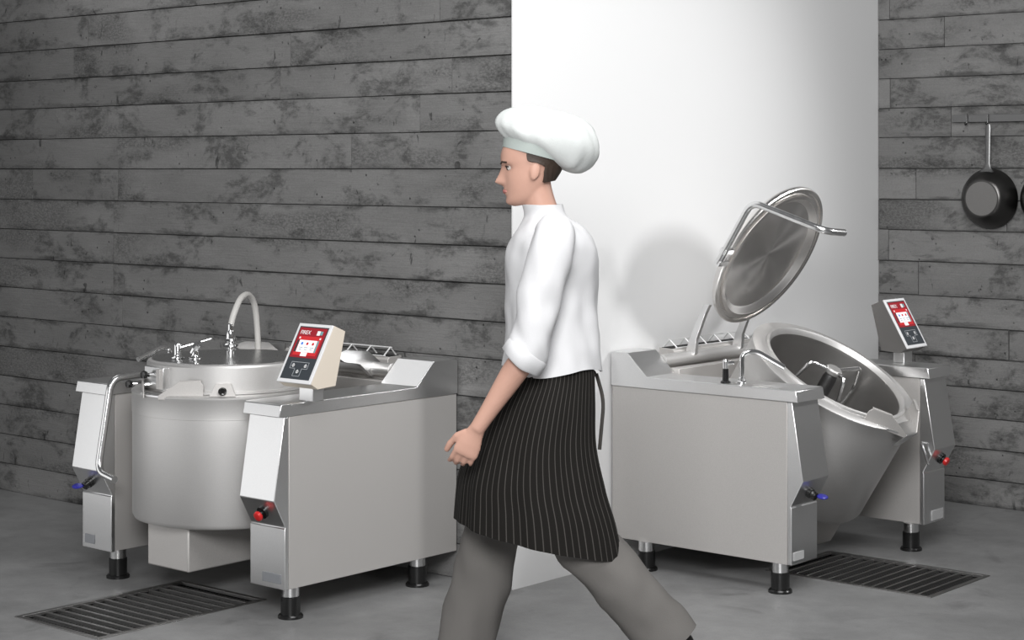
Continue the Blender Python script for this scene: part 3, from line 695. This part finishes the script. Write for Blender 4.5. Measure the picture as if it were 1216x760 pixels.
for s in (-1, 1):
    e = obj('eye', mk(lathe, [(0, -.011), (.0075, -.008), (.011, 0), (.0075, .008), (0, .011)], HEADM @ T(.0715, s * .0325, .123) @ Matrix.Rotation(R(90), 4, 'Y'), 16), 'eye_white', body)
    obj('iris', mk(lathe, [(0, .0120), (.004, .0116), (.0066, .0100), (.0060, .0088), (0, .0088)], HEADM @ T(.0715, s * .0325, .123) @ Matrix.Rotation(R(90), 4, 'Y'), 14), 'eye_dark', e)
    obj('eyelid', mk(tube, [HEADM @ Vector(p) for p in ((.0835, s * .022, .1275), (.0845, s * .033, .1300), (.0755, s * .043, .1265))], .0022, 8), 'hair', body)
    obj('eyebrow', mk(tube, [HEADM @ Vector(p) for p in ((.098, s * .014, .1405), (.094, s * .030, .146), (.080, s * .048, .142))], .003, 8), 'hair', body)
obj('lips', mk(loft, [[HEADM @ Vector((.1045 + dx, y, .0495 + hz * math.sin(2 * math.pi * k / 10))) + HEADM.to_3x3() @ Vector((.004 * math.cos(2 * math.pi * k / 10), 0, 0)) for k in range(10)] for y, hz, dx in ((-.020, .002, -.008), (-.010, .0065, -.002), (0, .0075, 0), (.010, .0065, -.002), (.020, .002, -.008))]), 'lip', body)
# hair at the nape and cap
bm = bmesh.new(); hv = []; HR = cr(HK, 60)
for (z, xf, xb, hw) in [q for q in HR if .050 < q[0] < .185]:
    cx_ = (xf + xb) / 2 - .01; r = []; am = 1.42 + .55 * max(0, min(1, (.135 - z) / .03)) + .25 * max(0, (.09 - z) / .04)
    for k in range(31):
        a = am + (2 * math.pi - 2 * am) * k / 30; ca, sa = math.cos(a), math.sin(a); o_ = .007 + .004 * math.sin(k * 1.9 + z * 60) * .4 + .016 * G(a, math.pi, .7) * G(z, .085, .05)
        x = cx_ + ((xf - cx_) if ca > 0 else (cx_ - xb)) * math.copysign(abs(ca) ** .9, ca) + o_ * ca; y = (hw * math.copysign(abs(sa) ** .92, sa)) + o_ * sa
        r.append(bm.verts.new(HEADM @ Vector((x, y, z))))
    hv.append(r)
for p_, q_ in zip(hv, hv[1:]):
    for k in range(30): bm.faces.new((p_[k], p_[k + 1], q_[k + 1], q_[k]))
ho = obj('hair', bm, 'hair', cook, ang=80); so = ho.modifiers.new('solid', 'SOLIDIFY'); so.thickness = .010; so.offset = -1
def cap_mesh(bm):
    n = 64; Mh = T(-.030, 0, 1.752) @ Matrix.Rotation(R(-17), 4, 'Y'); rr = []
    for i in range(33):
        u = -math.pi / 2 + math.pi * i / 32; h = math.cos(u) ** .80 if i not in (0, 32) else .02; z = math.sin(u); r = []
        for k in range(n):
            a = 2 * math.pi * k / n; f = 1 + .022 * math.sin(9 * a + 2 * z) + .018 * math.sin(15 * a + 5 * z) + .02 * math.sin(5 * z + 3 * a)
            back = max(0, -math.cos(a))
            x = .172 * h * math.cos(a) * f; y = (.108 + .010 * back) * h * math.sin(a) * f; back *= min(1, h * 1.2); zz = z * (.094 + .018 * back) * (1 + .03 * h * math.sin(4 * a))
            if z < 0: zz *= .62 + .45 * back
            r.append(Mh @ Vector((x, y, zz)))
        rr.append(r)
    loft(bm, rr)
obj('cap', mk(cap_mesh), 'hat_cloth', cook, ang=60)
bm = bmesh.new(); Mb = T(.000, 0, 1.700) @ Matrix.Rotation(R(-15), 4, 'Y')
loft(bm, [[Mb @ Vector((.010 + rx * math.cos(2 * math.pi * k / 48), ry * math.sin(2 * math.pi * k / 48), z)) for k in range(48)] for z, rx, ry in ((-.004, .102, .080), (-.006, .108, .086), (.020, .112, .089), (.045, .110, .088))])
obj('cap_band', bm, 'hat_grey', cook, ang=60)
def cloth(name, rings, mat, th=.004, amp=.011, open_=False):
    bm = bmesh.new(); vs = [[bm.verts.new(p) for p in r] for r in rings]; n = len(vs[0]); ul = bm.loops.layers.uv.new('UVMap')
    for j, (a, b) in enumerate(zip(vs, vs[1:])):
        for i in range(n - (1 if open_ else 0)):
            f = bm.faces.new((a[i], a[(i + 1) % n], b[(i + 1) % n], b[i]))
            for l, q in zip(f.loops, ((i, j), (i + 1, j), (i + 1, j + 1), (i, j + 1))): l[ul].uv = (q[0] / n, q[1] / len(vs))
    bm.normal_update()
    if amp:
        for v in bm.verts:
            c = v.co; k = noise.noise(Vector((c.x * 8, c.y * 8, c.z * 5))) + .6 * noise.noise(Vector((c.x * 19, c.y * 19, c.z * 13 + 4)))
            v.co = c + v.normal * amp * k
    o = obj(name, bm, mat, cook, ang=80); s = o.modifiers.new('solid', 'SOLIDIFY'); s.thickness = th; s.offset = 0; return o
SK = [(1.000, -.050, .162, .196), (1.06, -.048, .158, .188), (1.14, -.045, .150, .176), (1.22, -.044, .148, .172), (1.30, -.044, .152, .182), (1.37, -.043, .150, .200), (1.42, -.043, .132, .205), (1.455, -.040, .108, .170), (1.485, -.030, .080, .108), (1.505, -.022, .067, .075), (1.535, -.012, .064, .068)]
rings = []
for i, (z, c, rx, ry) in enumerate(cr(SK, 60)):
    t_ = max(0, min(1, (1.42 - z) / .3)); rings.append(ell((c, 0, z), rx, ry, 72, fold=.012 * t_ + .002, fn=6, seed=z * 9, zf=lambda a, z=z: .012 * math.sin(3 * a + 1) * max(0, (1.10 - z) / .1)))
cloth('shirt', rings, 'white_cloth')
def sleeve(sh, el, wr, end, s):
    ks = [(*(Vector(sh) + Vector((0, -s * .05, .03))), .050), (*(Vector(sh) + Vector((0, s * .004, -.005))), .072), (*Vector(sh).lerp(Vector(el), .5), .070), (*Vector(sh).lerp(Vector(el), .85), .067), (*Vector(el).lerp(Vector(wr), end * .35), .068), (*Vector(el).lerp(Vector(wr), end), .064)]
    k = cr(ks, 40); pts = [Vector(q[:3]) for q in k]; rings = []; ref = Vector((1, 0, 0))
    for i, q in enumerate(k):
        d = (pts[min(i + 1, 39)] - pts[max(i - 1, 0)]).normalized(); ref = (ref - d * ref.dot(d)).normalized(); sd = d.cross(ref)
        rings.append(ell(pts[i], q[3], q[3], 40, ref, sd, fold=.022, fn=3, seed=i * .55))
    cloth('sleeve', rings, 'white_cloth')
    p = Vector(el).lerp(Vector(wr), end); d = (Vector(wr) - Vector(el)).normalized()
    cloth('sleeve_cuff', [ell(p + d * o, r, r, 40, ref, d.cross(ref), fold=.01, fn=3) for o, r in ((-.045, .068), (-.04, .073), (0, .072), (.004, .066))], 'white_cloth')
sleeve(shL, elL, wrL, .16, 1); sleeve(shR, elR, wrR, .25, -1)
AK = [(1.035, -.048, .148, .180, 0), (.98, -.045, .158, .196, 0), (.88, -.020, .190, .218, 0), (.76, .000, .216, .228, 0), (.64, .000, .250, .236, .3), (.54, -.014, .276, .240, .7), (.45, -.022, .290, .240, 1.)]
rings = []
for (z, c, rx, ry, sl) in cr(AK, 50):
    f = min(1, max(0, (1.0 - z) / .3)); r = []
    for k in range(97):
        a = R(-148) + R(296) * k / 96; m = 1 + f * (.016 * math.sin(8 * a + 1.5) + .011 * math.sin(17 * a + 2.5))
        r.append(Vector((c + rx * m * math.cos(a), ry * m * math.sin(a), z + .062 * sl * math.cos(a))))
    rings.append(r)
cloth('apron', rings, 'apron_cloth', amp=.003, open_=True)
for o_ in (0,):
    bm = bmesh.new()
    tube(bm, round_path([(-.178, -.07, .985), (-.186, 0, .985), (-.178, .07, .985)], .03), .007, 8)
    tube(bm, round_path([(-.19, .01, .985), (-.215, .02, .90), (-.20, .03, .74)], .04), .006, 8)
    obj('apron_tie', bm, 'apron_cloth', cook)
def trouser(hp, kn, an, name):
    V = Vector; end = V(an) + (V(an) - V(kn)).normalized() * .03
    ks = [(*hp, .108), (*V(hp).lerp(V(kn), .5), .100), (*kn, .094), (*V(kn).lerp(V(an), .5), .096), (*end, .094)]
    k = cr(ks, 44); pts = [Vector(q[:3]) for q in k]; rings = []; ref = V((1, 0, 0))
    for i, q in enumerate(k):
        d = (pts[min(i + 1, 43)] - pts[max(i - 1, 0)]).normalized(); ref = (ref - d * ref.dot(d)).normalized(); sd = d.cross(ref)
        rings.append(ell(pts[i], q[3], q[3] * .86, 40, ref, sd, fold=.016, fn=3, seed=i * .4))
    cloth(name, rings, 'trouser_cloth')
trouser(hipL, kneeL, ankL, 'trouser_leg'); trouser(hipR, kneeR, ankR, 'trouser_leg')
for an, pt in ((ankR, 0), (ankL, R(32))):
    bm = bmesh.new(); a2 = (an[0], an[1], an[2] + (.004 if pt == 0 else .002)); foot(bm, a2, pt, 1.16); obj('shoe', bm, 'shoe_leather', cook)
